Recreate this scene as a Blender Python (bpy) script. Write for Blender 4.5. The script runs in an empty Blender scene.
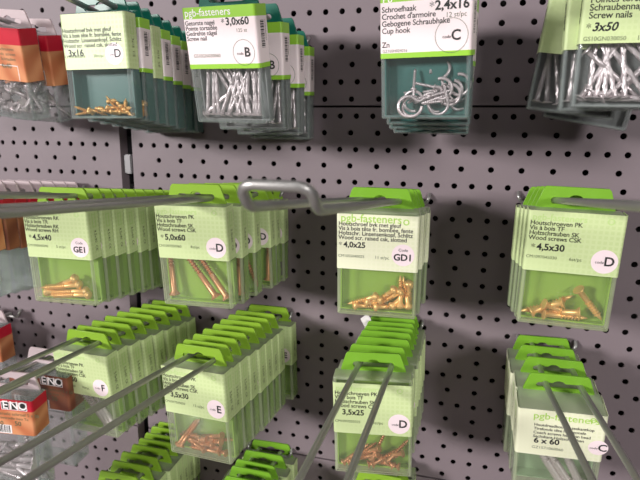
import bpy, bmesh, math, random
from mathutils import Vector, Matrix, Euler
random.seed(7)
S = 0.001                      # all sizes below are millimetres
Z0 = 1400.0                    # height of the reference pegboard row above the shop floor
scene = bpy.context.scene
COL = scene.collection
PI = math.pi

# ------------------------------------------------------------------ materials
def srgb(r, g, b):
    f = lambda c: (c / 255 / 12.92) if c / 255 <= .04045 else ((c / 255 + .055) / 1.055) ** 2.4
    return (f(r), f(g), f(b), 1)

def new_mat(name):
    m = bpy.data.materials.new(name); m.use_nodes = True
    nt = m.node_tree; nt.nodes.clear()
    out = nt.nodes.new('ShaderNodeOutputMaterial')
    return m, nt, out

def princ(name, col, rough=.5, metal=0.0, spec=.5, var=0.0, scale=200.0, coat=0.0, trans=0.0, bump=0.0, bscale=900.0):
    m, nt, out = new_mat(name)
    p = nt.nodes.new('ShaderNodeBsdfPrincipled')
    p.inputs['Base Color'].default_value = col
    p.inputs['Roughness'].default_value = rough
    p.inputs['Metallic'].default_value = metal
    p.inputs['Specular IOR Level'].default_value = spec
    p.inputs['Coat Weight'].default_value = coat
    tc = nt.nodes.new('ShaderNodeTexCoord')
    if var:
        n = nt.nodes.new('ShaderNodeTexNoise'); n.inputs['Scale'].default_value = scale; n.inputs['Detail'].default_value = 3
        nt.links.new(tc.outputs['Object'], n.inputs['Vector'])
        r = nt.nodes.new('ShaderNodeMixRGB'); r.blend_type = 'MIX'
        r.inputs[1].default_value = tuple(c * (1 - var) for c in col[:3]) + (1,)
        r.inputs[2].default_value = tuple(min(1, c * (1 + var)) for c in col[:3]) + (1,)
        nt.links.new(n.outputs['Fac'], r.inputs[0]); nt.links.new(r.outputs[0], p.inputs['Base Color'])
    if bump:
        n2 = nt.nodes.new('ShaderNodeTexNoise'); n2.inputs['Scale'].default_value = bscale
        nt.links.new(tc.outputs['Object'], n2.inputs['Vector'])
        b = nt.nodes.new('ShaderNodeBump'); b.inputs['Strength'].default_value = bump; b.inputs['Distance'].default_value = .0004
        nt.links.new(n2.outputs['Fac'], b.inputs['Height']); nt.links.new(b.outputs[0], p.inputs['Normal'])
    if trans:
        t = nt.nodes.new('ShaderNodeBsdfTranslucent'); t.inputs['Color'].default_value = col
        mx = nt.nodes.new('ShaderNodeMixShader'); mx.inputs[0].default_value = trans
        nt.links.new(p.outputs[0], mx.inputs[1]); nt.links.new(t.outputs[0], mx.inputs[2])
        nt.links.new(mx.outputs[0], out.inputs[0])
    else:
        nt.links.new(p.outputs[0], out.inputs[0])
    return m

def clear_plastic(name, tint, milk, milkcol, rough=.08, edge=.55):
    """thin clear styrene: mostly see-through, Fresnel sheen, a touch of milkiness"""
    m, nt, out = new_mat(name)
    tr = nt.nodes.new('ShaderNodeBsdfTransparent'); tr.inputs[0].default_value = tint
    df = nt.nodes.new('ShaderNodeBsdfDiffuse'); df.inputs[0].default_value = milkcol
    tl = nt.nodes.new('ShaderNodeBsdfTranslucent'); tl.inputs[0].default_value = milkcol
    md = nt.nodes.new('ShaderNodeMixShader'); md.inputs[0].default_value = .5
    nt.links.new(df.outputs[0], md.inputs[1]); nt.links.new(tl.outputs[0], md.inputs[2])
    mk = nt.nodes.new('ShaderNodeMixShader')
    lw0 = nt.nodes.new('ShaderNodeLayerWeight'); lw0.inputs[0].default_value = .35
    mp = nt.nodes.new('ShaderNodeMapRange')
    mp.inputs[3].default_value = milk; mp.inputs[4].default_value = min(.9, milk + edge)
    nt.links.new(lw0.outputs['Facing'], mp.inputs[0])
    pw = nt.nodes.new('ShaderNodeMath'); pw.operation = 'MINIMUM'; pw.inputs[1].default_value = .8
    nt.links.new(mp.outputs[0], pw.inputs[0]); nt.links.new(pw.outputs[0], mk.inputs[0])
    nt.links.new(tr.outputs[0], mk.inputs[1]); nt.links.new(md.outputs[0], mk.inputs[2])
    gl = nt.nodes.new('ShaderNodeBsdfGlossy'); gl.inputs['Roughness'].default_value = rough
    # Schlick sheen, the same on both faces of the thin sheet
    lw = nt.nodes.new('ShaderNodeLayerWeight'); lw.inputs[0].default_value = .5
    p5 = nt.nodes.new('ShaderNodeMath'); p5.operation = 'POWER'; p5.inputs[1].default_value = 5
    nt.links.new(lw.outputs['Facing'], p5.inputs[0])
    fr = nt.nodes.new('ShaderNodeMath'); fr.operation = 'MULTIPLY_ADD'; fr.inputs[1].default_value = .7; fr.inputs[2].default_value = .03
    nt.links.new(p5.outputs[0], fr.inputs[0])
    mx = nt.nodes.new('ShaderNodeMixShader')
    nt.links.new(fr.outputs[0], mx.inputs[0]); nt.links.new(mk.outputs[0], mx.inputs[1]); nt.links.new(gl.outputs[0], mx.inputs[2])
    nt.links.new(mx.outputs[0], out.inputs[0])
    return m

def paper_dots(name, base, dot, pitch=3.4, size=.62):
    """label stock printed with a faint grid of square dots"""
    m, nt, out = new_mat(name)
    p = nt.nodes.new('ShaderNodeBsdfPrincipled'); p.inputs['Roughness'].default_value = .38
    tc = nt.nodes.new('ShaderNodeTexCoord')
    sep = nt.nodes.new('ShaderNodeSeparateXYZ'); nt.links.new(tc.outputs['Object'], sep.inputs[0])
    def M(op, a, b=None):
        n = nt.nodes.new('ShaderNodeMath'); n.operation = op
        for i, v in enumerate((a, b)):
            if v is None: continue
            if isinstance(v, (int, float)): n.inputs[i].default_value = v
            else: nt.links.new(v, n.inputs[i])
        return n.outputs[0]
    xy = M('ADD', sep.outputs[0], sep.outputs[1])
    fx = M('FRACT', M('MULTIPLY', xy, 1000 / pitch)); fz = M('FRACT', M('MULTIPLY', sep.outputs[2], 1000 / pitch))
    inx = M('LESS_THAN', fx, size); inz = M('LESS_THAN', fz, size)
    # dots fade out to the blank lower-left part, as printed
    fade = M('MULTIPLY', M('ADD', M('MULTIPLY', sep.outputs[0], 14.0), .45), 1.0)
    fade = M('MINIMUM', M('MAXIMUM', fade, .05), 1.0)
    fac = M('MULTIPLY', M('MULTIPLY', inx, inz), fade)
    mx = nt.nodes.new('ShaderNodeMixRGB'); mx.inputs[1].default_value = base; mx.inputs[2].default_value = dot
    nt.links.new(fac, mx.inputs[0]); nt.links.new(mx.outputs[0], p.inputs['Base Color'])
    nt.links.new(p.outputs[0], out.inputs[0])
    return m

def wood_print(name, a, b):
    m, nt, out = new_mat(name)
    p = nt.nodes.new('ShaderNodeBsdfPrincipled'); p.inputs['Roughness'].default_value = .4
    tc = nt.nodes.new('ShaderNodeTexCoord')
    w = nt.nodes.new('ShaderNodeTexWave'); w.inputs['Scale'].default_value = 22; w.inputs['Distortion'].default_value = 5
    w.inputs['Detail'].default_value = 2
    mp = nt.nodes.new('ShaderNodeMapping'); mp.inputs['Rotation'].default_value = (0, .9, .5)
    nt.links.new(tc.outputs['Object'], mp.inputs[0]); nt.links.new(mp.outputs[0], w.inputs['Vector'])
    mx = nt.nodes.new('ShaderNodeMixRGB'); mx.inputs[1].default_value = a; mx.inputs[2].default_value = b
    nt.links.new(w.outputs['Fac'], mx.inputs[0]); nt.links.new(mx.outputs[0], p.inputs['Base Color'])
    nt.links.new(p.outputs[0], out.inputs[0])
    return m

M = dict(
    wall=princ('painted_sheet_metal', srgb(122, 110, 115), .55, var=.03, scale=60, spec=.35, bump=.06, bscale=2500),
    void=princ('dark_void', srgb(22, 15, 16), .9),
    upright=princ('black_upright', srgb(34, 33, 36), .5),
    bracket=princ('grey_bracket', srgb(120, 118, 120), .45, metal=.3),
    wire=princ('galvanised_wire', srgb(172, 170, 168), .4, metal=.78, var=.1, scale=90),
    lime=princ('lime_plastic', srgb(148, 190, 56), .38, trans=.22),
    green=princ('bright_green_plastic', srgb(132, 188, 54), .38, trans=.22),
    tray=princ('green_tray_plastic', srgb(160, 198, 84), .35, trans=.25),
    teal=princ('teal_plastic', srgb(22, 112, 92), .35, trans=.2),
    pale_tray=princ('pale_tray_plastic', srgb(170, 196, 160), .35, trans=.3),
    teal_tray=princ('teal_tray_plastic', srgb(70, 124, 118), .35, trans=.25),
    white_tab=princ('frosted_white_plastic', srgb(222, 205, 208), .4, trans=.3),
    grey_tray=princ('smoked_tray_plastic', srgb(150, 152, 152), .35, trans=.25),
    clear=clear_plastic('clear_styrene', (.985, .99, .98, 1), .05, srgb(225, 232, 205), edge=.16),
    rim=clear_plastic('frosted_styrene_edge', (.95, .965, .94, 1), .38, srgb(226, 234, 204), edge=.22),
    flank=clear_plastic('clear_styrene_flank', (.97, .98, .96, 1), .09, srgb(222, 232, 202), edge=.2),
    flank_cool=clear_plastic('clear_styrene_flank_cool', (.97, .975, .975, 1), .08, srgb(206, 216, 214), edge=.2),
    rim_cool=clear_plastic('frosted_styrene_edge_cool', (.95, .96, .96, 1), .24, srgb(206, 216, 214), edge=.2),
    clear_cool=clear_plastic('clear_styrene_cool', (.98, .985, .985, 1), .035, srgb(210, 215, 212), edge=.16),
    label=paper_dots('pale_green_label', srgb(204, 220, 164), srgb(194, 213, 150)),
    label2=paper_dots('ivory_label', srgb(234, 236, 206), srgb(228, 232, 196)),
    label3=princ('white_label', srgb(243, 228, 230), .35),
    band=princ('green_print', srgb(150, 205, 62), .35),
    ink=princ('black_print', srgb(28, 30, 28), .5),
    ink_soft=princ('grey_print', srgb(86, 98, 72), .5),
    ink_lime=princ('lime_print', srgb(168, 212, 86), .45),
    ink_faint=princ('faint_green_print', srgb(188, 216, 140), .45),
    ink_white=princ('white_print', srgb(246, 240, 240), .4),
    disc=princ('pinkish_disc_print', srgb(246, 228, 232), .35),
    red=princ('red_print', srgb(196, 22, 48), .35, var=.08, scale=80),
    orange=wood_print('wood_print', srgb(216, 146, 102), srgb(190, 112, 72)),
    dark_wood=wood_print('dark_wood_print', srgb(150, 92, 66), srgb(116, 62, 46)),
    gold=princ('yellow_zinc', srgb(240, 192, 122), .36, metal=.6, var=.1, scale=300),
    copper=princ('bronze_zinc', srgb(204, 144, 104), .36, metal=.6, var=.12, scale=300),
    silver=princ('bright_zinc', srgb(200, 190, 192), .36, metal=.6, var=.08, scale=300),
    paper=princ('white_paper', srgb(240, 232, 234), .7),
)

# ------------------------------------------------------------------ mesh helpers
def link(o, parent=None):
    COL.objects.link(o)
    if parent is not None: o.parent = parent
    return o

def finish(bm, name, mats, smooth=False, auto=None):
    bmesh.ops.scale(bm, vec=(S, S, S), verts=bm.verts)
    bm.normal_update()
    me = bpy.data.meshes.new(name); bm.to_mesh(me); bm.free()
    for m in (mats if isinstance(mats, (list, tuple)) else [mats]): me.materials.append(m)
    if smooth:
        for p in me.polygons: p.use_smooth = True
        if auto is not None:
            try: me.set_sharp_from_angle(angle=math.radians(auto))
            except Exception: pass
    return me

def pydata(name, vs, fs, mats, smooth=False, mi=None, auto=None):
    me = bpy.data.meshes.new(name)
    me.from_pydata([(x * S, y * S, z * S) for x, y, z in vs], [], fs)
    for m in (mats if isinstance(mats, (list, tuple)) else [mats]): me.materials.append(m)
    if mi: me.polygons.foreach_set('material_index', mi)
    if smooth:
        for p in me.polygons: p.use_smooth = True
        if auto is not None:
            try: me.set_sharp_from_angle(angle=math.radians(auto))
            except Exception: pass
    me.update()
    return me

def obj(name, me, parent=None, mat=None):
    o = bpy.data.objects.new(name, me)
    if mat is not None: o.matrix_world = mat
    return link(o, parent)

def tag(o, label=None, cat=None, group=None, kind=None):
    if label: o['label'] = label
    if cat: o['category'] = cat
    if group: o['group'] = group
    if kind: o['kind'] = kind
    return o

def box_bm(bm, x0, x1, y0, y1, z0, z1):
    vs = [bm.verts.new(p) for p in ((x0, y0, z0), (x1, y0, z0), (x1, y1, z0), (x0, y1, z0), (x0, y0, z1), (x1, y0, z1), (x1, y1, z1), (x0, y1, z1))]
    for f in ((0, 1, 5, 4), (1, 2, 6, 5), (2, 3, 7, 6), (3, 0, 4, 7), (4, 5, 6, 7), (3, 2, 1, 0)):
        bm.faces.new([vs[i] for i in f])

def fillet(pts, rad, n=5):
    out = [Vector(pts[0])]
    for i in range(1, len(pts) - 1):
        a, b, c = Vector(pts[i - 1]), Vector(pts[i]), Vector(pts[i + 1])
        u, v = (a - b), (c - b)
        r = min(rad, u.length * .49, v.length * .49)
        p, q = b + u.normalized() * r, b + v.normalized() * r
        for k in range(n + 1):
            t = k / n
            out.append(p * (1 - t) ** 2 + b * 2 * t * (1 - t) + q * t * t)
    out.append(Vector(pts[-1]))
    return out

def tube_data(pts, r, seg=12, base=0):
    vs, fs = [], []
    pts = [Vector(p) for p in pts]
    t0 = (pts[1] - pts[0]).normalized()
    up = Vector((0, 0, 1)) if abs(t0.z) < .9 else Vector((1, 0, 0))
    nrm = (up - t0 * up.dot(t0)).normalized()
    for i, p in enumerate(pts):
        a = pts[max(0, i - 1)]; b = pts[min(len(pts) - 1, i + 1)]
        t = (b - a).normalized()
        nrm = (nrm - t * nrm.dot(t)).normalized(); bi = t.cross(nrm)
        for k in range(seg):
            an = 2 * PI * k / seg
            vs.append(tuple(p + nrm * math.cos(an) * r + bi * math.sin(an) * r))
    for i in range(len(pts) - 1):
        for k in range(seg):
            a = base + i * seg + k; b = base + i * seg + (k + 1) % seg
            fs.append((a, b, b + seg, a + seg))
    fs.append(tuple(base + k for k in range(seg - 1, -1, -1)))
    fs.append(tuple(base + (len(pts) - 1) * seg + k for k in range(seg)))
    return vs, fs

# ------------------------------------------------------------------ printed text
_dg = None
def text_geo(body, size, bold=0.0, align='LEFT', shear=0.0, spacing=1.0):
    """-> (verts2d, faces) of flat lettering, millimetres, baseline at 0"""
    cu = bpy.data.curves.new('lettering', 'FONT')
    cu.body = body; cu.size = size * 1.34; cu.align_x = align; cu.offset = bold * size * .8; cu.shear = shear
    cu.space_character = spacing; cu.resolution_u = 3; cu.fill_mode = 'FRONT'
    o = bpy.data.objects.new('lettering', cu); COL.objects.link(o)
    bpy.context.view_layer.update()
    ev = o.evaluated_get(bpy.context.evaluated_depsgraph_get())
    me = bpy.data.meshes.new_from_object(ev)
    vs = [(v.co.x, v.co.y) for v in me.vertices]; fs = [tuple(p.vertices) for p in me.polygons]
    bpy.data.objects.remove(o); bpy.data.meshes.remove(me); bpy.data.curves.remove(cu)
    return vs, fs
_tc = {}
def T(body, size, bold=0.0, align='LEFT', shear=0.0, spacing=1.0):
    k = (body, size, bold, align, shear, spacing)
    if k not in _tc: _tc[k] = text_geo(*k)
    return _tc[k]

class Flat:
    """collects flat print lying on the label: on the front (plane y) or on the right / left flank (plane x)"""
    def __init__(s): s.vs, s.fs = [], []
    def front(s, geo, x, z, y):
        b = len(s.vs)
        s.vs += [(x + u, y, z + v) for u, v in geo[0]]; s.fs += [tuple(b + i for i in f) for f in geo[1]]
    def flank(s, geo, yc, zc, x, side, turn=True):
        b = len(s.vs)
        for u, v in geo[0]:
            if turn: u, v = v, -u               # reads downwards
            s.vs.append((x, yc + u * side, zc + v))
        s.fs += [tuple(b + i for i in f) for f in geo[1]]
    def rect_front(s, x0, x1, z0, z1, y):
        b = len(s.vs); s.vs += [(x0, y, z0), (x1, y, z0), (x1, y, z1), (x0, y, z1)]; s.fs.append((b, b + 1, b + 2, b + 3))
    def rect_flank(s, y0, y1, z0, z1, x, side):
        b = len(s.vs); s.vs += [(x, y0, z0), (x, y1, z0), (x, y1, z1), (x, y0, z1)]; s.fs.append((b, b + 1, b + 2, b + 3))
    def disc(s, x, z, r, y, n=40):
        b = len(s.vs); s.vs += [(x + r * math.cos(2 * PI * k / n), y, z + r * math.sin(2 * PI * k / n)) for k in range(n)]
        s.fs.append(tuple(b + k for k in range(n)))
    def ring(s, x, z, r, w, y, n=40):
        b = len(s.vs)
        for k in range(n):
            a = 2 * PI * k / n
            s.vs += [(x + r * math.cos(a), y, z + r * math.sin(a)), (x + (r - w) * math.cos(a), y, z + (r - w) * math.sin(a))]
        for k in range(n):
            j = (k + 1) % n; s.fs.append((b + 2 * k, b + 2 * j, b + 2 * j + 1, b + 2 * k + 1))
    def mesh(s, name, mat): return pydata(name, s.vs, s.fs, mat)

# ------------------------------------------------------------------ box parts (local: x across, y=0 front .. T back, z centred)
_pc = {}
def cover_mesh(W, H, D, mat, key):
    k = ('cover', W, H, D, key)
    if k in _pc: return _pc[k]
    bm = bmesh.new(); box_bm(bm, -W / 2, W / 2, 0, D, -H / 2, H / 2)
    bm.faces.ensure_lookup_table()
    back = [f for f in bm.faces if f.calc_center_median().y > D - 1e-3]
    bmesh.ops.delete(bm, geom=back, context='FACES_ONLY')
    es = [e for e in bm.edges if not e.is_boundary]
    bmesh.ops.bevel(bm, geom=es, offset=1.8, segments=3, profile=.5, affect='EDGES')
    bmesh.ops.recalc_face_normals(bm, faces=bm.faces)
    if sum((f.normal.y) for f in bm.faces if abs(f.normal.y) > .9) > 0:
        bmesh.ops.reverse_faces(bm, faces=bm.faces)
    # inner skin and rim so that the wall has a thickness
    outer = list(bm.faces)
    d = bmesh.ops.duplicate(bm, geom=outer)
    nv = [g for g in d['geom'] if isinstance(g, bmesh.types.BMVert)]
    nf = [g for g in d['geom'] if isinstance(g, bmesh.types.BMFace)]
    t = .9
    for v in nv:
        v.co.x *= (W / 2 - t) / (W / 2); v.co.z *= (H / 2 - t) / (H / 2)
        v.co.y = t + v.co.y * (D - t) / D
    bmesh.ops.reverse_faces(bm, faces=nf)
    vmap = {}
    bm.edges.ensure_lookup_table()
    bnd = [e for e in bm.edges if e.is_boundary]
    try: bmesh.ops.bridge_loops(bm, edges=bnd)
    except Exception: pass
    for f in bm.faces: f.material_index = 0 if abs(f.normal.y) > .98 else 2 if abs(f.normal.x) > .98 else 1
    _pc[k] = finish(bm, 'cover', [mat, M['rim_cool' if 'cool' in key else 'rim'], M['flank_cool' if 'cool' in key else 'flank']], smooth=True, auto=35)
    return _pc[k]

def tray_mesh(W, H, D, mat, key):
    """shallow coloured tray: back plate with low walls, open to the front"""
    k = ('tray', W, H, D, key)
    if k in _pc: return _pc[k]
    g = 1.0; w = W / 2 - g; h = H / 2 - g; y0 = D * (.4 if 'teal' in key else .62); y1 = D + .6; t = 1.0
    vs = [(-w, y0, -h), (w, y0, -h), (w, y0, h), (-w, y0, h), (-w, y1, -h), (w, y1, -h), (w, y1, h), (-w, y1, h),
          (-w + t, y0, -h + t), (w - t, y0, -h + t), (w - t, y0, h - t), (-w + t, y0, h - t),
          (-w + t, y1 - t, -h + t), (w - t, y1 - t, -h + t), (w - t, y1 - t, h - t), (-w + t, y1 - t, h - t)]
    fs = [(4, 7, 6, 5)]
    for a, b in ((0, 1), (1, 2), (2, 3), (3, 0)):
        fs += [(a, b, b + 8, a + 8)[::1], (a + 8, b + 8, b + 12, a + 12)[::1], (b, a, a + 4, b + 4)[::1]]
    fs.append((12, 13, 14, 15))
    _pc[k] = pydata('tray', vs, fs, mat)
    return _pc[k]

def tab_mesh(W, H, D, mat, key, tall=14.0, top=40.0, bot=48.0):
    """sloped hang tab with a wide slot and a round notch above it"""
    k = ('tab', W, H, D, key, tall)
    if k in _pc: return _pc[k]
    cu = bpy.data.curves.new('tab', 'CURVE'); cu.dimensions = '2D'; cu.fill_mode = 'BOTH'; cu.extrude = .75; cu.bevel_depth = 0.2
    cu.bevel_resolution = 1
    def spl(pts):
        s = cu.splines.new('POLY'); s.points.add(len(pts) - 1)
        for p, (x, y) in zip(s.points, pts): p.co = (x, y, 0, 1)
        s.use_cyclic_u = True
    zt = tall; c = 1.6
    spl([(-bot / 2, -2), (bot / 2, -2), (bot / 2, 1), (top / 2 + .3, zt - c), (top / 2 - c * .7, zt), (-top / 2 + c * .7, zt), (-top / 2 - .3, zt - c), (-bot / 2, 1)])
    hole = []
    hw, z0, z1 = 15.5, 2.4, 7.2
    r = (z1 - z0) / 2; zc = (z0 + z1) / 2
    for i in range(7):
        a = -PI / 2 + PI * i / 6; hole.append((hw - r + r * math.cos(a), zc + r * math.sin(a)))
    for i in range(7):
        a = 0.3 + (PI - .6) * i / 6; hole.append((4.6 * math.cos(a), z1 - .9 + 2.9 * math.sin(a)))
    for i in range(7):
        a = PI / 2 + PI * i / 6; hole.append((-hw + r + r * math.cos(a), zc + r * math.sin(a)))
    spl(hole[::-1])
    o = bpy.data.objects.new('tab', cu); COL.objects.link(o); bpy.context.view_layer.update()
    me = bpy.data.meshes.new_from_object(o.evaluated_get(bpy.context.evaluated_depsgraph_get()))
    bpy.data.objects.remove(o); bpy.data.curves.remove(cu)
    me.name = 'hang_tab'
    for v in me.vertices:
        x, y, z = v.co
        v.co = (x * S, (D - 1 - z) * S, (H / 2 + y) * S)
    me.flip_normals()
    me.materials.clear(); me.materials.append(mat)
    _pc[k] = me
    return me

def sleeve_mesh(W, H, D, z1, z0, mats, bands, key):
    """printed paper sleeve round the front and both flanks; bands = [(ztop, zbottom, material index)]"""
    k = ('sleeve', W, H, D, z1, z0, key)
    if k in _pc: return _pc[k]
    e = .3; r = 1.9
    prof = [(-W / 2 - e, D * .94)]
    for i in range(5):
        a = PI + (PI / 2) * i / 4; prof.append((-W / 2 - e + r + r * math.cos(a), -e + r + r * math.sin(a)))
    for i in range(5):
        a = 1.5 * PI + (PI / 2) * i / 4; prof.append((W / 2 + e - r + r * math.cos(a), -e + r + r * math.sin(a)))
    prof.append((W / 2 + e, D * .94))
    n = len(prof); vs, fs, mi = [], [], []
    zs = [bands[0][0]] + [b[1] for b in bands]
    for z in zs:
        vs += [(x, y, z) for x, y in prof]
    for j, b in enumerate(bands):
        for i in range(n - 1):
            a = j * n + i; fs.append((a + n, a + n + 1, a + 1, a)); mi.append(b[2])
    # inner skin so that the paper has thickness
    base = len(vs); q = .15
    for z in (zs[0], zs[-1]):
        vs += [(x * (1 - q / (W / 2)), y + (q if y < D * .5 else 0), z) for x, y in prof]
    for i in range(n - 1):
        fs.append((base + i, base + i + 1, base + n + i + 1, base + n + i)); mi.append(bands[0][2])
        fs.append((i, i + 1, base + i + 1, base + i)); mi.append(bands[0][2])
        l = (len(zs) - 1) * n
        fs.append((l + i + 1, l + i, base + n + i, base + n + i + 1)); mi.append(bands[-1][2])
    _pc[k] = pydata('label', vs, fs, mats, mi=mi)
    return _pc[k]

def barcode(fl, y0, y1, z0, z1, x, side, seed):
    rnd = random.Random(seed); z = z0
    while z < z1:
        w = rnd.choice((.25, .35, .5, .8)); fl.rect_flank(y0, y1, z, min(z1, z + w), x, side); z += w + rnd.choice((.25, .35, .6))

# ------------------------------------------------------------------ label designs
E0 = -.42                                     # print lies just proud of the sleeve
def print_sheet(d, W, H, D, back):
    """-> list of (name, mesh) sub-parts of the label; back = box deep in a stack, seen edge-on"""
    k = ('print', d['id'], W, H, D, back)
    if k in _pc: return _pc[k]
    out = []
    top = H / 2 - d.get('drop', 0)
    L = -W / 2 + 1.2
    q = d.get('scale', 1.0)
    ink = Flat(); soft = Flat(); logo = Flat(); disc = Flat(); emb = Flat(); flank = Flat(); bars = Flat(); ring = Flat()
    cx, cz = d['disc']
    cz = top - cz
    if not back:
        if d.get('logo'):
            lx, lz, ls = d['logo_at']
            logo.front(T('pgb-fasteners', ls, .008, 'LEFT'), L + lx, top - lz, E0)
            if d['style'] == 'lime': emb.ring(W / 2 - 9, top - 4.5, 2.1, .7, E0)
        for i, ln in enumerate(d['lines']):
            ink.front(T(ln, 3.15 * q, .02, 'LEFT', 0, .97), L + d.get('lx', 0), top - d['lz'] - i * d.get('ls', 3.4), E0)
        sx, sz, ss = d['size_at']
        ink.front(T(d['size'], ss * .84, .045, 'LEFT', d.get('shear', 0)), sx + (3.4 if d.get('star', 1) else 0), top - sz, E0)
        if d.get('star', 1): ink.front(T('*', ss * .8, 0), sx, top - sz - .3, E0)
        for body, x, z, s in d.get('small', ()):
            soft.front(T(body, s), x, top - z, E0)
    if d.get('flat_disc', True): disc.disc(cx, cz, d.get('disc_r', 8.0), E0 + .02 + .0)
    else: ring.ring(cx, cz, d.get('disc_r', 8.0), .3, E0)
    if len(d['code']) > 1:
        ink.front(T(d['code'], 5.0, .045, 'CENTER'), cx, cz - 3.9, E0 - .12)
        ink.front(T('Code', 2.2, 0, 'CENTER'), cx, cz + 2.8, E0 - .12)
    else:
        ink.front(T(d['code'], 6.4, .035, 'CENTER'), cx + 2.8, cz - 2.6, E0 - .12)
        ink.front(T('code', 2.0, 0, 'RIGHT'), cx - .2, cz - 1.4, E0 - .12)
    xr = W / 2 + .42
    sides = []
    for side in (1, -1):
        flank = Flat(); bars = Flat()
        if d['style'] == 'band' or d.get('bars'):
            barcode(bars, D * .3, D * .62, top - 28, top - 10, side * xr, side, d['id'])
            flank.flank(T(d['small'][0][0] if d.get('small') else d['size'], 1.5, 0, 'LEFT'), D * .7, top - 10, side * xr, side)
            sides += [('flank_lettering', flank, 'ink_soft'), ('barcode', bars, 'ink')]
        else:
            flank.flank(T(d['size'] + '  CE', 2.8, .01, 'LEFT'), D * .45, top - 18, side * xr, side)
            for y0, y1, z0, z1 in ((.35, .42, 5, 15), (.62, .69, 5, 15), (.35, .69, 5, 5.7), (.35, .69, 15, 15.7)):
                bars.rect_flank(D * y0, D * y1, top - z1, top - z0, side * xr, side)
            sides += [('flank_lettering', flank, 'ink_soft'), ('pictogram', bars, 'ink_faint')]
    for nm_, fl_, mt_ in (('lettering', ink, 'ink'), ('lettering', soft, 'ink_soft'), ('logo', logo, d.get('logo')), ('code_circle', disc, 'disc'), ('code_circle', ring, 'ink_soft'),
                          ('emblem', emb, d.get('logo')), *sides):
        if fl_.vs: out.append((nm_, fl_.mesh(nm_, M[mt_])))
    _pc[k] = out
    return out

LINES_PK = ['Houtschroeven PK', 'Vis \u00e0 bois TF', 'Holzschrauben SK', 'Wood screws CSK']
LINES_RK = ['Houtschroeven RK', 'Vis \u00e0 bois TR', 'Holzschrauben RK', 'Wood screws RH']
LINES_BVK = ['Houtschroef bvk met gleuf', 'Vis \u00e0 bois t\u00eate fr. bomb\u00e9e, fente', 'Holzschr. Linsensenkopf, Schlitz', 'Wood scr. raised csk, slotted']
def lime(id, size, code, lines, num, cnt, logo='ink_faint', **kw):
    d = dict(id=id, style='lime', size=size, code=code, lines=lines, lz=9.4, logo=logo, logo_at=(1.0, 6.2, 4.6), size_at=(-25.5, 26.4, 5.6),
             disc=(19.6, 31.0), small=((num, -28.0, 32.2, 2.2), (cnt, -1.5, 32.2, 2.4)), paper='label')
    d.update(kw); return d
def band(id, size, code, lines, num, cnt, **kw):
    d = dict(id=id, style='band', size=size, code=code, lines=lines, lz=11.6, logo='ink_white', logo_at=(.6, 5.8, 5.2), size_at=(2.0, 12.4, 6.0),
             disc=(17.5, 30.5), flat_disc=False, disc_r=8.6, small=((num, -24.0, 33.2, 2.5), (cnt, 13.0, 17.2, 2.6)), paper='label3')
    d.update(kw); return d
DES = dict(
    A=lime('A', '4,5x40', 'GE1', LINES_RK, 'CM1095045040', '5 st/pc'),
    B=lime('B', '5,0x60', 'D', LINES_PK, 'CM1097050060', '4st/pc'),
    C=lime('C', '4,0x25', 'GD1', LINES_BVK, 'CM1055040025', '11 st/pc', logo='ink_lime', paper='label2', drop=2.5, lz=8.6, logo_at=(1.5, 5.6, 6.0), size_at=(-27.5, 24.6, 5.2), disc=(18.5, 28.5)),
    D=lime('D', '4,5x30', 'D', LINES_PK, 'CM1097045030', '6st/pc'),
    F=lime('F', '5,0x60', 'F', LINES_PK, 'CM1097050060', '9st/pc', lz=13.0, size_at=(-26, 29.0, 5.4), disc=(18.5, 31.0), small=(('CM1097050060', -28.0, 34.5, 2.2), ('9st/pc', -1.5, 34.5, 2.4))),
    E=lime('E', '3,5x30', 'E', LINES_PK, 'CM1097035030', '13 st/pc'),
    G=lime('G', '3,5x25', 'D', LINES_PK, 'CM1097035025', '13st/pc', drop=4.5, star=0, size_at=(-22.5, 25.6, 5.4)),
    H=lime('H', '6 x 60', 'C', ['Houtdraadbouten zeskantkop', 'Tirefonds t\u00eate hexagonale', 'Coach screws hexagon head', 'Sechskant-Holzschrauben'], 'GZ1571060060', '',
           logo='ink_lime', logo_at=(9, 7.6, 6.0), lx=10.0, lz=14.2, paper='label2', size_at=(-17.0, 29.6, 6.0), scale=.8, ls=3.5, star=0, disc=(25.5, 28.0), disc_r=6.5, small=(('GZ1571060060', -18.0, 34.9, 2.5),)),
    I=lime('I', '3x16', 'D', LINES_BVK, 'CM1055030016', '20st/pc', lz=13.5, ls=3.7, star=0, size_at=(-24.5, 31.0, 6.4), disc=(17.5, 30.0), logo=None, drop=1.0),
    J=band('J', '3,0x60', 'B', ['Getorste nagel', 'Pointe torsad\u00e9e', 'Gedrehte n\u00e4gel', 'Screw nail'], 'GS10GN030060', '125 st'),
    K=band('K', '2,4x16', 'C', ['Schroefhaak', "Crochet d'armoire", 'Gebogene Schraubhake', 'Cup hook', '', 'Zn'], 'GZ10SH024016', '12 st/pc', lz=13.2, ls=4.2, size_at=(3.0, 13.8, 6.8), scale=1.12,
           small=(('GZ10SH024016', -27.5, 37.3, 1.9), ('12 st/pc', 13.0, 18.4, 3.0)), disc=(17.0, 29.0), disc_r=10.2),
    L=lime('L', '3x50', 'B', ['Pointes torsad\u00e9es', 'Schraubennagel', 'Screw nails'], 'GS10GN030050', '125 st', shear=.25, lz=17.0, scale=1.32, ls=4.6, lx=2.5,
           size_at=(-26.0, 33.6, 6.3), small=(('GS10GN030050', -27.0, 39.4, 2.7), ('125 st', 3.0, 39.4, 2.8)), logo='ink_lime', disc=(19, 24), bars=1),
    P=band('P', '3x16', 'D', ['Houtschroef', 'Vis', 'Holzschr.', 'Wood screw'], 'CM1055030016', '20 st'),
)

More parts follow.
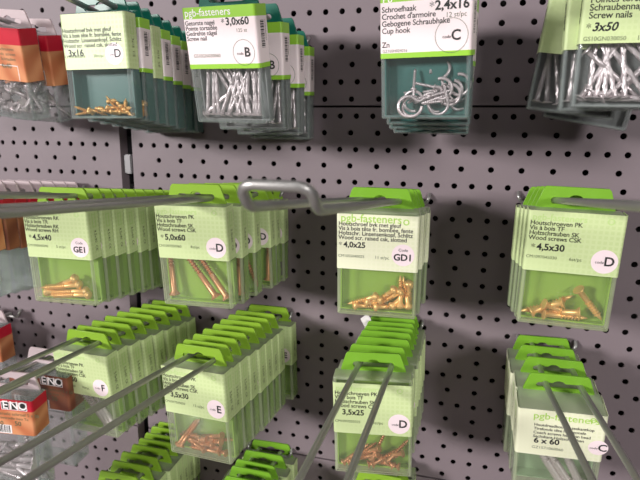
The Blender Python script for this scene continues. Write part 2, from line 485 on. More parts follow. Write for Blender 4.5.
def make_box(d, W, H, D, style, back, label, group):
    """style: (tab material, tray material, cover material)"""
    r = bpy.data.objects.new('screw_box', None); r.empty_display_size = .01
    link(r); tag(r, label, 'screw box', group)
    tabm, traym, covm = style
    obj('tray', tray_mesh(W, H, D, M[traym], traym), r)
    obj('hang_tab', tab_mesh(W, H, D, M[tabm], tabm), r)
    obj('cover', cover_mesh(W, H, D, M[covm], covm), r)
    top = H / 2 - d.get('drop', 0); hl = d.get('hl', 41.0)
    if d['style'] == 'band':
        bands = [(top, top - 7.5, 1), (top - 7.5, top - hl + 3.2, 0), (top - hl + 3.2, top - hl, 1)]
    else:
        bands = [(top, top - hl, 0)]
    lab = obj('label', sleeve_mesh(W, H, D, top, top - hl, [M[d['paper']], M['band']], bands, d['paper'] + d['style']), r)
    for n, me in print_sheet(d, W, H, D, back): obj(n, me, lab)
    return r

def pose(x, y, z, yaw=0, pitch=0, roll=0):
    R = Matrix.Rotation(yaw, 4, 'Z') @ Matrix.Rotation(pitch, 4, 'X') @ Matrix.Rotation(roll, 4, 'Y')
    return Matrix.Translation((x * S, y * S, (z + Z0) * S)) @ R

# ------------------------------------------------------------------ display hooks
def make_hook(slot, dx, dz, length, label, spread=24.0, r=2.1, bar=24.0, tip=9.0, name='display_hook', bend=None):
    """double-prong wire hook; slot = a point on it (centre), runs to the wall (y=0) and `length` out from the wall"""
    x0, y0, z0 = slot
    P = lambda y: Vector((x0 - dx * (y - y0), y, z0 - dz * (y - y0)))
    w = P(-4.0); e = P(-length)
    if bend: e = Vector((x0 + bend[0] * (length + y0), -length, z0 + bend[1] * (length + y0)))   # prongs bent out of line past the boxes
    k = P(y0 - 1)
    up = Vector((0, -.62, .78)); tipv = up * tip * 1.35
    h = spread / 2; X = Vector((h, 0, 0))
    root = bpy.data.objects.new(name, None); root.empty_display_size = .01
    link(root); root.location = (w.x * S, 0, (w.z + Z0) * S); tag(root, label, 'display hook', None)
    o = Vector((w.x, 0, w.z))
    loop = fillet([w - X, k - X, e - X, e - X + tipv, e + X + tipv, e + X, k + X, w + X], 7.0, 6)
    vs, fs = tube_data([p - o for p in loop], r)
    obj('prong_loop', pydata('prong_loop', vs, fs, M['wire'], smooth=True, auto=50), root)
    b = Vector((w.x, -4.0, w.z)) + Vector((0, 1.2, -2 * r * .9))
    pts = [Vector((w.x - bar, -1.0, w.z + 5)), Vector((w.x - bar, -5.5, w.z + 1)), b + Vector((-bar + 3, -.5, 0)), b + Vector((bar - 3, -.5, 0)), Vector((w.x + bar, -5.5, w.z + 1)), Vector((w.x + bar, -1.0, w.z + 5))]
    vs, fs = tube_data([p - o for p in fillet(pts, 5, 5)], r * .75)
    obj('mounting_bar', pydata('mounting_bar', vs, fs, M['wire'], smooth=True, auto=50), root)
    return P

ORD = ['front', 'second', 'third', 'fourth', 'fifth', 'sixth', 'seventh', 'eighth', 'ninth', 'tenth']
def stack(front, hook, dsg, rows, style, what, W=58, H=80, D=14, alt=None, hoff=(0, 0)):
    """front = fitted pose of the first box; rows = [(y, dx, dz, dyaw, dpitch, droll)] of the ones behind it"""
    d = DES[dsg] if isinstance(dsg, str) else dsg
    boxes = []
    x, y, z, ya, pi_, ro = front
    slot_l = Vector((0, (D - 1) * S, (H / 2 + 5.0) * S))
    for i, rw in enumerate([None] + list(rows)):
        if i == 0: m = pose(*front)
        else:
            yy, ddx, ddz, dya, dpi, dro = rw
            R = pose(0, 0, -Z0, ya * .6 + dya, pi_ * .8 + dpi, ro * .5 + dro)
            ps = hook(yy + D - 1)
            off = R @ slot_l
            m = Matrix.Translation(((ps.x + ddx - hoff[0]) * S - off.x, ps.y * S - off.y, (ps.z + ddz - hoff[1] + Z0) * S - off.z)) @ R
        lab = f"{what}, {'foremost' if i == 0 else ORD[i] + ' from the front'}"
        b = make_box(DES[alt[i % len(alt)]] if alt and i else d, W, H, D, style, i > 0, lab, f"{what} hung one behind another")
        b.matrix_world = m
        boxes.append(b)
    return boxes

# ------------------------------------------------------------------ fitted fronts (x, y, z, yaw, pitch, roll) mm / rad
FIT = {
 'A': (-179.65, -142.87, -114.6, 0.0600, 0.0514, -0.0026),
 'B': (-64.99, -134.76, -108.58, 0.0238, 0.0746, -0.0151),
 'C': (72.30, -118.74, -107.59, 0.0528, 0.0786, -0.0016),
 'D': (199.99, -115.75, -102.45, -0.0030, 0.0763, 0.0194),
 'F': (-181.22, -125.36, -242.37, -0.0568, 0.0757, -0.0190),
 'E': (-66.19, -138.03, -237.31, -0.0869, 0.0516, -0.0338),
 'G': (74.91, -129.21, -229.15, 0.1113, 0.0296, -0.0345),
 'I': (-152.94, -116.28, 33.87, -0.0041, 0.0417, -0.0042),
 'J': (-40.69, -124.58, 30.44, -0.1217, 0.2081, 0.0189),
 'K': (99.71, -128.70, 34.46, -0.1662, 0.1425, 0.0040),
 'L': (222.60, -103.60, 43.11, -0.0459, 0.0134, 0.0143),
 'H': (207.01, -105.52, -242.53, 0.0158, 0.2117, -0.0374),
}
DEP = {'H': 24, 'J': 16}
def slot_of(k):
    x, y, z, ya, pi_, ro = FIT[k]
    R = pose(0, 0, -Z0, ya, pi_, ro); v = R @ Vector((0, DEP.get(k, 14) - 1, 45.0))
    return (x + v.x, y + v.y, z + v.z)
LIME = ('lime', 'tray', 'clear'); GREEN = ('green', 'tray', 'clear'); TEAL = ('teal', 'teal_tray', 'clear_cool'); SMOKE = ('teal', 'grey_tray', 'clear_cool')
def even(y0, n, step, jx=.8, jy=.6, ja=.012, x0=0, x1=0, zz=0):
    out = []
    for i in range(n):
        t = i / max(1, n - 1)
        out.append((y0 + i * step + random.uniform(-jy, 0), x0 + (x1 - x0) * t + random.uniform(-jx, jx), zz, random.uniform(-ja, ja), random.uniform(-ja, ja) * .5, random.uniform(-ja, ja)))
    return out

BOX = {}
HP = {}
def col(k, dx, dz, length, hooklabel, what, rows, style, hk={}, off=(0, 0), **kw):
    sx_, sy_, sz_ = slot_of(k)
    P = make_hook((sx_ + off[0], sy_, sz_ + off[1]), dx, dz, length, hooklabel, **hk); HP[k] = P
    BOX[k] = stack(FIT[k], P, k, rows, style, what, D=DEP.get(k, 14), hoff=off, **kw)

# middle row
col('A', .00, .115, 315, 'steel wire hook carrying the 4,5x40 code GE1 boxes', 'lime tabbed 4,5x40 code GE1 screw box', even(-126.5, 8, 15.2, x1=3), LIME, off=(0, 3))
col('B', -.015, .083, 315, 'steel wire hook carrying the 5,0x60 code D boxes, passing over the GE1 boxes', 'lime tabbed 5,0x60 code D screw box',
    [(-117.5, 2.2, 0, .01, 0, .01), (-88, .4, 0, -.01, 0, .0), (-56, 1, 0, .0, 0, -.01), (-41, .3, 0, .01, 0, .0), (-18, .5, 0, 0, 0, .01)], LIME, off=(0, -1.2))
col('C', -.03, .105, 303, 'steel wire hook with its rounded upturned end in view, carrying the 4,0x25 boxes', 'lime tabbed 4,0x25 code GD1 screw box',
    [(-103.5, 1, 0, .01, 0, .0), (-80, 0, 0, -.01, 0, .01), (-62, 1, 0, 0, 0, 0)], GREEN, hk=dict(spread=27))
col('D', .03, .11, 310, 'steel wire hook carrying the 4,5x30 boxes', 'lime tabbed 4,5x30 code D screw box',
    [(-102, -.5, 0, 0, 0, .0), (-86, -1, 0, .01, 0, .005), (-66, -1.5, 0, -.01, 0, 0)], GREEN)
# lower row
col('F', -.10, .04, 305, 'steel wire hook carrying the 5,0x60 code F boxes, crossing above the ENO boxes', 'lime tabbed 5,0x60 code F screw box', even(-116.5, 7, 15.6, x0=0, x1=7), LIME, hk=dict(bend=(.042, .082)))
col('E', -.08, .04, 318, 'steel wire hook carrying the 3,5x30 code E boxes', 'lime tabbed 3,5x30 code E screw box', even(-129.5, 7, 14.9) + [(-17, 2, 0, 0, 0, 0)], LIME, hk=dict(tip=1.0, bend=(-.03, .10)), off=(1.5, -1.2))
col('G', -.01, .07, 310, 'steel wire hook carrying the 3,5x25 boxes', 'lime tabbed 3,5x25 code D screw box',
    [(-113.5, 0, 0, .0, 0, 0), (-93, 1, 0, .01, 0, .01)] + even(-75, 5, 14.6), GREEN, hk=dict(bend=(-.028, -.035)), off=(1.6, -.6))
col('H', .0, .05, 305, 'steel wire hook carrying the 6 x 60 bolt boxes', 'thick lime tabbed 6 x 60 coach bolt box', [(-83, 1, 0, .0, -.02, .0), (-56, -1, 0, .0, -.03, .01), (-29, -1, 0, .0, -.04, -.01)], ('green', 'pale_tray', 'clear'), hk=dict(bend=(.093, -.01)), off=(2.5, 1))
# top row
col('I', -.03, .12, 300, 'steel wire hook carrying the teal 3x16 boxes', 'teal tabbed 3x16 code D screw box', even(-99.5, 6, 15.4, ja=.02), TEAL, alt='PPIPPP')
col('J', .0, .12, 300, 'steel wire hook carrying the teal 3,0x60 nail boxes', 'teal tabbed 3,0x60 code B nail box', [(-92, 2, 0, .03, -.05, 0), (-58, 3, 0, .06, -.08, -.01), (-24, 2, 0, .1, -.1, 0)], SMOKE)
col('K', .0, .14, 300, 'steel wire hook carrying the teal 2,4x16 cup hook boxes', 'teal tabbed 2,4x16 code C cup hook box', [(-108, 1, 0, .03, -.03, 0), (-86, 0, 0, .05, -.05, 0), (-62, 1, 0, .06, -.07, .01)], TEAL)
col('L', .02, .12, 300, 'steel wire hook carrying the 3x50 nail boxes', 'green labelled 3x50 nail box', [(-93, -8, 0, .0, 0, -.02), (-72, -15, 0, .0, .0, .12), (-48, 4, -4, .0, .0, .17)], SMOKE)

# lowest row, mostly below the picture: three more stacks
for key, base, ys, xf, what, hl, dsg in (
    ('M', (-171, -112, -390), [-96, -80, -64, -51, -39, -25, -13.5], -171, 'lime tabbed screw box under the 5,0x60 code F boxes', 'steel wire hook of the low stack under the code F boxes', 'F'),
    ('N', (-55, -100, -392), [-84, -67, -55, -36, -13.5], -55, 'lime tabbed screw box under the 3,5x30 boxes', 'steel wire hook of the low stack under the 3,5x30 boxes', 'E'),
    ('O', (70, -52, -383), [-36, -14], 70, 'lime tabbed screw box under the 3,5x25 boxes', 'steel wire hook of the low stack under the 3,5x25 boxes', 'G')):
    FIT[key] = base + (0.0, .05, 0.0)
    P = make_hook(slot_of(key), 0, .02 if key == 'O' else .05, 150, hl)
    HP[key] = P
    BOX[key] = stack(FIT[key], P, dsg, [(y, random.uniform(-1.2, 1.2), 0, random.uniform(-.02, .02), 0, random.uniform(-.02, .02)) for y in ys], GREEN if key == 'N' else LIME, what)

# ------------------------------------------------------------------ red and orange boxes at the edge
def eno_box(W, H, D, hl, label, words=True, dark=False, group='red and orange screw boxes'):
    r = bpy.data.objects.new('screw_box', None); r.empty_display_size = .01; link(r); tag(r, label, 'screw box', group)
    obj('tray', tray_mesh(W, H, D, M['clear_cool'], 'clear'), r)
    obj('hang_tab', tab_mesh(W, H, D, M['white_tab'], 'white', 14.0, 42, 50), r)
    obj('cover', cover_mesh(W, H, D, M['clear_cool'], 'cool'), r)
    top = H / 2
    redh = hl * .31
    lab = obj('label', sleeve_mesh(W, H, D, top, top - hl, [M['dark_wood'] if dark and words else M['red'], M['dark_wood'] if dark else M['orange']], [(top, top - redh, 0), (top - redh, top - hl, 1)], 'eno%d%d' % (hl, dark)), r)
    k = ('eno', W, H, D, hl, words)
    if k not in _pc:
        fl, wh, soft = Flat(), Flat(), Flat()
        if words:
            s = redh * .86
            for i, c in enumerate('ENO'):
                x = W / 2 - 27 + i * 7.6; z = top - redh * .93
                wh.rect_front(x, x + 7.2, z, z + s * .86, E0)
                fl.rect_front(x + .5, x + 6.7, z + .5, z + s * .86 - .5, E0 - .05)
                wh.front(T(c, s * .88, .03, 'CENTER'), x + 3.6, z + s * .13, E0 - .1)
            soft.front(T('universele schroef 5 x 50', 3.0), -6, top - redh - 4.4, E0)
            soft.front(T('vis universelle inox Tx', 2.6), -6, top - redh - 8.2, E0)
            soft.front(T('5x50', 4.2, .02), -8, top - redh - 14.2, E0); soft.front(T('50', 4.4, .02), 13, top - redh - 13.6, E0)
            wh.rect_front(-26, 10, top - hl + .6, top - hl + 8.5, E0)
            z = -25.0; rnd = random.Random(3)
            while z < 8:
                w = rnd.choice((.3, .5, .9)); fl.rect_front(z, z + w, top - hl + 1.5, top - hl + 8.0, E0 - .05); z += w + rnd.choice((.3, .5, .8))
        else:
            wh.rect_front(-W / 2 + 4, W / 2 - 8, top - hl + 13.0, top - hl + 13.6, E0)
            wh.rect_front(W / 2 - 8.6, W / 2 - 8, top - hl + 1, top - hl + 13.6, E0)
            for i, ln in enumerate(('schroeven', 'vis  screws', 'Schrauben')):
                soft.front(T(ln, 3.0), W / 2 - 26, top - redh - 5 - i * 4.2, E0)
            soft.front(T('4x40', 4.4, .02), W / 2 - 27, top - redh - 20, E0)
        _pc[k] = [(n, f.mesh(n, M[m])) for n, f, m in (('lettering', wh, 'ink_white'), ('print_pattern', fl, 'ink'), ('fine_lettering', soft, 'ink_soft')) if f.vs]
    for n, me in _pc[k]: obj(n, me, lab)
    return r

RED = []
def red_hook(x, y, z, dz, length, label): return make_hook((x, y, z), 0, dz, length, label, spread=24)
P = red_hook(-290, -62, 79, .10, 300, 'steel wire hook through the frosted tabs of the red boxes beside the 3x16 boxes')
for (x, y, z, ya, pi_, ro), lab in (((-284, -78, 34, -.08, .2, .1), 'red and orange box of silver screws, foremost beside the teal 3x16 boxes'),
                                   ((-283, -48, 32, -.05, .18, .06), 'red and orange screw box tucked behind the foremost red one beside the 3x16 boxes')):
    b = eno_box(60, 80, 20, 45, lab, words=False); b.matrix_world = pose(x, y, z, ya, pi_, ro); RED.append(b)
P = red_hook(-291, -116, -68.5, .10, 300, 'steel wire hook through the frosted tabs of the red boxes behind the GE1 boxes')
for i in range(8):
    b = eno_box(60, 88, 14, 46, f"red and brown screw box behind the GE1 boxes, {'foremost' if i == 0 else ORD[i] + ' from the front'} on its hook", words=False, dark=i > 0)
    b.matrix_world = pose(-291 + random.uniform(-1, 1), -129.5 + i * 15.5, -117.5 - i * 1.5, .02 + random.uniform(-.02, .02), .06, .01); RED.append(b)
P = red_hook(-227, -152, -222, .08, 310, 'steel wire hook carrying the red and orange boxes beside the code F boxes')
b = eno_box(60, 90, 20, 32, 'red and orange box lettered ENO with silver screws, foremost beside the code F boxes'); b.matrix_world = pose(-229, -170, -275, .17, .05, .03); RED.append(b); ENO = b
b = eno_box(60, 90, 20, 32.5, 'dark wood print box lettered ENO right behind the foremost ENO box', dark=True); b.matrix_world = pose(-224, -132, -270, .05, .05, .03); RED.append(b)
P = red_hook(-393, -26, -228, .08, 200, 'steel wire hook holding the cut off red box by the wall')
b = eno_box(60, 90, 20, 40, 'red and orange box cut off by the picture edge, hanging close to the wall', words=False); b.matrix_world = pose(-393, -40, -279, .02, .05, .0); RED.append(b)

# ------------------------------------------------------------------ screws, nails, hooks and bolts lying in the boxes
def lathe(prof, seg=14):
    """prof = [(s along axis, radius)]; axis = +x from head to tip"""
    vs, fs = [], []
    for s, r in prof:
        for k in range(seg):
            a = 2 * PI * k / seg; vs.append((s, r * math.cos(a), r * math.sin(a)))
    for i in range(len(prof) - 1):
        for k in range(seg):
            j = (k + 1) % seg; fs.append((i * seg + k, i * seg + j, (i + 1) * seg + j, (i + 1) * seg + k))
    fs.append(tuple(range(seg - 1, -1, -1))); fs.append(tuple((len(prof) - 1) * seg + k for k in range(seg)))
    return vs, fs

def screw_mesh(L, d, mat, dome=False, name='wood_screw', thread=.62, headk=1.0):
    r = d / 2; R = r * 1.8 * headk; prof = []
    if dome: prof += [(0, R * .3), (R * .12, R * .62), (R * .35, R * .88), (R * .62, R), (R * .7, R)]
    else: prof += [(0, R * .5), (.01, R * .97), (R * .12, R)]
    hs = prof[-1][0] + R * .55
    prof.append((hs, r * .92))
    t0 = max(hs + .5, L * (1 - thread)); prof.append((t0, r * .86))
    p = max(1.3, d * .5); s = t0
    while s < L - d * 1.3:
        prof += [(s + p * .2, r * .6), (s + p * .5, r * 1.1), (s + p * .8, r * .6)]; s += p
    prof += [(L - d * 1.1, r * .7), (L - d * .4, r * .4), (L, r * .06)]
    vs, fs = lathe(prof, 12)
    return pydata(name, vs, fs, mat, smooth=True, auto=50)

def nail_mesh(L, d, mat):
    r = d / 2; prof = [(0, r * 1.9), (.7, r * 2.1), (1.1, r * 1.2), (1.6, r)]
    vs, fs = [], []
    n = int(L / 2.0)
    for i in range(n): prof.append((1.6 + (L - 4.6) * i / (n - 1), r * (1.0 if i % 2 else .9)))
    prof += [(L - 1.5, r * .55), (L, r * .08)]
    vs, fs = lathe(prof, 10)
    # twisted square-ish shank
    vs = [(x, y * (1 + .12 * math.cos(4 * math.atan2(z, y) + x * .5)), z * (1 + .12 * math.cos(4 * math.atan2(z, y) + x * .5))) for x, y, z in vs]
    return pydata('nail', vs, fs, mat, smooth=True, auto=50)

def bolt_mesh(L, d, mat):
    r = d / 2; prof = [(0, r * 1.7), (.5, r * 1.85), (d * .65, r * 1.85), (d * .66, r), (L * .35, r)]
    s = L * .35
    while s < L - d: prof += [(s + .6, r * .74), (s + 1.4, r * 1.03), (s + 2.2, r * .74)]; s += 2.6
    prof += [(L - d * .5, r * .5), (L, r * .08)]
    vs, fs = lathe(prof, 12)
    hexed = []
    for x, y, z in vs:
        if x <= d * .655 + 1e-6:
            a = math.atan2(z, y); k = math.cos(PI / 6) / math.cos((a % (PI / 3)) - PI / 6); y, z = y * k, z * k
        hexed.append((x, y, z))
    return pydata('coach_bolt', hexed, fs, mat, smooth=True, auto=40)

def cup_hook_mesh(mat):
    R = 6.6; pts = []
    for i in range(17):
        a = math.radians(-60 - 270 * i / 16 + 60); pts.append((R * math.cos(a) - R, R * math.sin(a), 0))
    pts = pts[::-1]
    pts += [(2, 0.5, 0), (5, .2, 0)]
    v1, f1 = tube_data(fillet([tuple(p) for p in pts], 1, 2), 1.05, 8)
    prof = [(4.4, .7), (4.6, 2.0), (5.3, 2.0), (5.5, 1.0)]; s = 6.0
    while s < 17: prof += [(s, .8), (s + .5, 1.15), (s + 1.0, .8)]; s += 1.3
    prof += [(18.5, .1)]
    v2, f2 = lathe(prof, 8); b = len(v1)
    return pydata('cup_hook', v1 + v2, f1 + [tuple(b + i for i in f) for f in f2], mat, smooth=True, auto=50)

def clampv(v, a, b): return max(a, min(b, v))
def lay(box, D, W, H, me, L, spots, name, label, cat, group, sc=(1, 1, 1)):
    """spots: (head x, head z, toward x, toward z) in the box's own face; depth is stepped so that nothing shares a place"""
    Mb = box.matrix_world
    n = len(spots); rmax = max(abs(v.co.z) for v in me.vertices) / S
    for i, (hx, hz, tx, tz) in enumerate(spots):
        R = rmax + .2
        d = Vector((tx - hx, 0, tz - hz)).normalized()
        hx = clampv(hx, -W / 2 + 1.2 + R, W / 2 - 1.2 - R); hz = clampv(hz, -H / 2 + 2.0 + R, H / 2 - 1.3 - R)
        room = max(0, D - 2.6 - R - rmax * .4 - .2); zlo = -H / 2 + 1.9 + rmax * .5
        want = max((Vector((tx - hx, 0, tz - hz))).length, math.sqrt(max(0, L * L - room * room)))
        want = min(want, L)
        for _ in range(3):
            ex = hx + d.x * want; ez = hz + d.z * want
            sx = clampv(ex, -W / 2 + 2.2, W / 2 - 2.2) - ex; sz = clampv(ez, zlo, H / 2 - 2.0) - ez
            hx = clampv(hx + sx, -W / 2 + 1.2 + R, W / 2 - 1.2 - R); hz = clampv(hz + sz, -H / 2 + 2.0 + R, H / 2 - 1.3 - R)
        ex = clampv(hx + d.x * want, -W / 2 + 2.2, W / 2 - 2.2); ez = clampv(hz + d.z * want, -H / 2 + 2.2, H / 2 - 2.0)
        d2 = Vector((ex - hx, 0, ez - hz))
        dm = D - 2.6 - 2 * R
        y = 1.4 + R + dm * (((i * 5) % n) + .5) / n if n > 1 else 1.4 + R + dm * .5
        if d2.length < L - .05:
            dy = min(math.sqrt(max(0, L * L - d2.length ** 2)), room)
            y = 1.4 + R + (room - dy) * (((i * 5) % n) + .5) / n;
            if i % 2 and R < 3.2: y = D - 1.4 - R - (room - dy) * .3; dy = -min(dy, y - 1.6)
            d2 = Vector((d2.x, dy, d2.z))
        xa = d2.normalized(); za = Vector((0, 1, 0)); ya = za.cross(xa).normalized(); za = xa.cross(ya)
        m = Matrix(((xa.x, ya.x, za.x, hx * S), (xa.y, ya.y, za.y, y * S), (xa.z, ya.z, za.z, hz * S), (0, 0, 0, 1)))
        o = bpy.data.objects.new(name, me); COL.objects.link(o); o.matrix_world = Mb @ m
        tag(o, label, cat, group)

bpy.context.view_layer.update()
FR = lambda k, i=0: BOX[k][i]
lay(FR('A'), 14, 58, 80, screw_mesh(40, 4.5, M['gold'], True), 40,
    [(20.4, -35, -21, -38.7), (12.7, -24.2, -29.3, -30.3), (-24, -33.2, 16.2, -31.5), (18.6, -29.4, -28, -34.2), (7.6, -18.5, -25.8, -33.6)],
    'wood_screw', 'gold round head wood screw in the foremost 4,5x40 box', 'screw', 'gold screws in the foremost 4,5x40 box')
lay(FR('B'), 14, 58, 80, screw_mesh(60, 5.0, M['copper']), 60,
    [(-22.4, -36.1, -25.0, 7.6), (13.7, -35, -14.8, 3.4), (23, -36.5, -4.9, 3.3)],
    'wood_screw', 'bronze wood screw in the foremost 5,0x60 code D box', 'screw', 'bronze screws in the foremost 5,0x60 code D box')
lay(FR('B', 1), 14, 58, 80, screw_mesh(60, 5.0, M['copper']), 60, [(24, -36, 23.5, 10)], 'wood_screw', 'bronze wood screw upright in the second 5,0x60 code D box', 'screw', 'bronze screws deeper in the code D stack')
lay(FR('B', 2), 14, 58, 80, screw_mesh(60, 5.0, M['copper']), 60, [(12, -2, 25, -36)], 'wood_screw', 'bronze wood screw leaning in the third 5,0x60 code D box', 'screw', 'bronze screws deeper in the code D stack')
lay(FR('B', 3), 14, 58, 80, screw_mesh(60, 5.0, M['copper']), 60, [(24, -36, 24.5, 10)], 'wood_screw', 'bronze wood screw upright in the fourth 5,0x60 code D box', 'screw', 'bronze screws deeper in the code D stack')
lay(FR('C'), 14, 58, 80, screw_mesh(25, 4.0, M['gold'], True), 25,
    [(1.5, -25.1, -24.9, -34.7), (-18.1, -37.5, 2.9, -39.4), (-9.3, -32.7, 13.8, -38.8), (14.2, -18.0, -2.7, -33.8), (19.1, -19.5, 2.8, -32.4), (23.1, -15.2, 23.9, -39.7), (17.6, -35.8, 16.8, -18.2), (4.8, -28, -10.4, -32.1), (24.6, -37.4, 20.6, -19.9), (-2.7, -38.2, 20.3, -38.6), (10.4, -36.6, 21.9, -24.3)],
    'wood_screw', 'gold slotted wood screw in the foremost 4,0x25 box', 'screw', 'gold screws in the foremost 4,0x25 box')
lay(FR('D'), 14, 58, 80, screw_mesh(30, 4.5, M['gold']), 30,
    [(9, -19, 25.1, -38.5), (-19.9, -35, 3.8, -22.7), (-12.4, -27.8, 15, -37.3), (-11.7, -36.2, 13.2, -37.8), (11.5, -29.9, -12, -34), (-.6, -27.5, -16.2, -34.6)],
    'wood_screw', 'gold wood screw in the foremost 4,5x30 box', 'screw', 'gold screws in the foremost 4,5x30 box')
lay(FR('F'), 14, 58, 80, screw_mesh(60, 5.0, M['silver'], False, 'wood_screw', .66), 60,
    [(12.3, -37.7, -25.1, 2), (18.8, -37.1, -17.9, 4.3), (23.6, -36.6, -9.7, 6), (5.5, -36.6, -30.2, 1.6)],
    'wood_screw', 'silver wood screw slanting in the foremost 5,0x60 code F box', 'screw', 'silver screws in the foremost code F box')
lay(FR('E'), 14, 58, 80, screw_mesh(30, 3.5, M['copper']), 30,
    [(-26, -37.7, -9.4, -15.3), (-21.4, -37.2, -5.4, -14.5), (-14.8, -30.2, 16.2, -35.1), (15.6, -37.7, -16, -38.4), (4.9, -23.9, -20, -26.1), (16.5, -30.6, -12.6, -27.6), (19.6, -17.6, -4.6, -26.8), (-1.8, -25.7, 20.6, -24.5), (10.7, -29.9, -14.7, -37.6), (.7, -36.2, -19.2, -31.8), (22, -34, -4, -37), (18, -24, -10, -33)],
    'wood_screw', 'bronze wood screw in the foremost 3,5x30 box', 'screw', 'bronze screws in the foremost 3,5x30 box')
lay(FR('G'), 14, 58, 80, screw_mesh(25, 3.5, M['copper']), 25,
    [(-23.4, -36.6, -7, -25.2), (-19.4, -37.8, -3.1, -30.6), (-4.2, -37.6, 16.8, -33.5), (-1.1, -30.3, 5.9, -16.3), (3.9, -25.5, -14.1, -34.4), (15.8, -36.9, -2.9, -26), (22.6, -22.8, 3.9, -31.9), (-1.1, -36.2, 17.8, -25.8), (4.9, -19.8, -10.1, -29.6), (-17.2, -32.9, 1, -20.4), (20, -37, -2, -37.5), (10, -32, 22, -20)],
    'wood_screw', 'bronze wood screw in the foremost 3,5x25 box', 'screw', 'bronze screws in the foremost 3,5x25 box')
lay(FR('H'), 24, 58, 80, bolt_mesh(60, 6.0, M['silver']), 60, [(13, -33, -17, 9), (4, -34, -24, 6), (20, -34, -4, 14)],
    'coach_bolt', 'silver coach bolt slanting in the foremost 6 x 60 box', 'bolt', 'silver coach bolts in the foremost 6 x 60 box')
rnd = random.Random(11)
sp = []
for i in range(20):
    u = rnd.uniform(-20, 22); v = -37.5 + rnd.uniform(0, 1) ** 1.3 * (9 + 5 * (u + 20) / 42); a = rnd.choice((rnd.uniform(-.45, .45), rnd.uniform(PI - .45, PI + .45), rnd.uniform(-.3, .3), rnd.uniform(.6, 2.4)))
    sp.append((u, v, u + math.cos(a) * 10, v + math.sin(a) * 10))
lay(FR('I'), 14, 58, 80, screw_mesh(16, 2.8, M['gold'], True, headk=.85), 16, sp, 'wood_screw', 'small gold wood screw in the foremost 3x16 box', 'screw', 'small gold screws in the foremost 3x16 box')
nm = nail_mesh(60, 3.0, M['silver'])
lay(FR('J'), 16, 58, 80, nm, 60,
    [(-24.6, -36.1, 21.4, -2), (-22, -37.6, -18.7, 5.7), (-16.6, -37.1, -14.4, 1), (-10, -37.9, 8.4, 3.4), (-4, -37.8, 9.1, .6), (3, -37.6, 17.2, 3.2), (10.1, -37.9, .5, 3.5), (12.4, -37.8, 13.9, 5.2), (18, -37.6, 20.6, 5), (20.5, -36.7, 16.9, 1.4), (-12.3, -37.4, -13.6, -1), (22.5, -37.2, 23.3, .4), (-19.1, 20, 9, -30), (-4, -37.2, 17.9, .5), (-20, 18, 3, -34), (-14, 20, 15, -28), (6, -37, -6, 4), (15, -37, 4, 6)],
    'nail', 'silver screw nail in the foremost 3,0x60 box', 'nail', 'silver nails in the foremost 3,0x60 box')
nl = nail_mesh(50, 3.6, M['silver'])
lay(FR('L'), 14, 58, 80, nl, 50,
    [(-24.6, -6.6, 9.6, -35.6), (-23.7, -36.1, -4.7, -1.3), (13.5, -31.7, -12.8, 2.8), (-18.8, -37.4, -18.4, -2), (-15, -36, -11.2, -8.4), (-9.7, -35.9, -10.8, -10), (-3, -35.8, -9.7, -14.7), (19.3, -20.8, -9.1, 8.8), (22, -28.5, 1.7, 8), (2.2, -35.7, -1.4, -10), (3.9, -37.2, 16.8, -26.8), (-21, -33.4, 6.5, -37.3), (24, -36, -10, -36), (20, -37, 23, 0), (25, -12, 8, -37)],
    'nail', 'thick silver nail in the foremost 3x50 box', 'nail', 'silver nails in the foremost 3x50 box')
for k, i, w in (('J', 1, 'second 3,0x60 box'), ('J', 2, 'third 3,0x60 box'), ('J', 3, 'fourth 3,0x60 box'), ('L', 1, 'second 3x50 box'), ('L', 2, 'third 3x50 box')):
    sgn = 1 if k == 'J' else -1
    lay(FR(k, i), DEP.get(k, 14), 58, 80, nm if k == 'J' else nl, 60 if k == 'J' else 50,
        [(sgn * 23, -36.5, sgn * 20, 5), (sgn * 16, -37, sgn * 22, 3), (sgn * 8, -37, sgn * 20, 10), (-sgn * 18, -36, -sgn * 4, 20)],
        'nail', f'silver nail in the {w}', 'nail', f'silver nails in the {w}')
ch = cup_hook_mesh(M['silver'])
lay(FR('K'), 14, 36, 66, ch, 18.5, [(-8, -25.5, -8.2, -8), (10, -21, -8, -17), (17, -20, -4, -24), (21, -29, 4, -30), (9, -33, -10, -37), (-11, -32, -22, -30), (4, -24, -14, -31), (14, -31, 2, -35), (-2, -27, 16, -22), (20, -24, 24, -34), (-5, -34, 10, -26), (0, -30, -18, -24)],
    'cup_hook', 'silver cup hook lying in the foremost 2,4x16 box', 'hook', 'silver cup hooks in the foremost 2,4x16 box')
def pile(box, n, L, d, W, H, D, h, seed, label, group):
    r2 = random.Random(seed); s = []
    for i in range(n):
        u = r2.uniform(-W / 2 + 5, W / 2 - 5); v = -H / 2 + 3 + r2.uniform(0, h); a = r2.uniform(0, 2 * PI)
        s.append((u, v, u + math.cos(a) * 10, v + math.sin(a) * (4 if v < -H / 2 + 10 else 9)))
    lay(box, D, W, H, screw_mesh(L, d, M['silver']), L, s, 'wood_screw', label, 'screw', group)
pile(RED[0], 24, 30, 4.0, 60, 80, 20, 30, 5, 'silver screw in the foremost red box beside the 3x16 boxes', 'silver screws in the foremost red box')
pile(RED[1], 10, 30, 4.0, 60, 80, 20, 26, 6, 'silver screw in the red box tucked behind the foremost one', 'silver screws in the tucked red box')
pile(RED[2], 8, 30, 3.5, 60, 88, 14, 30, 8, 'silver screw in the foremost red box behind the GE1 boxes', 'silver screws in the middle red box')
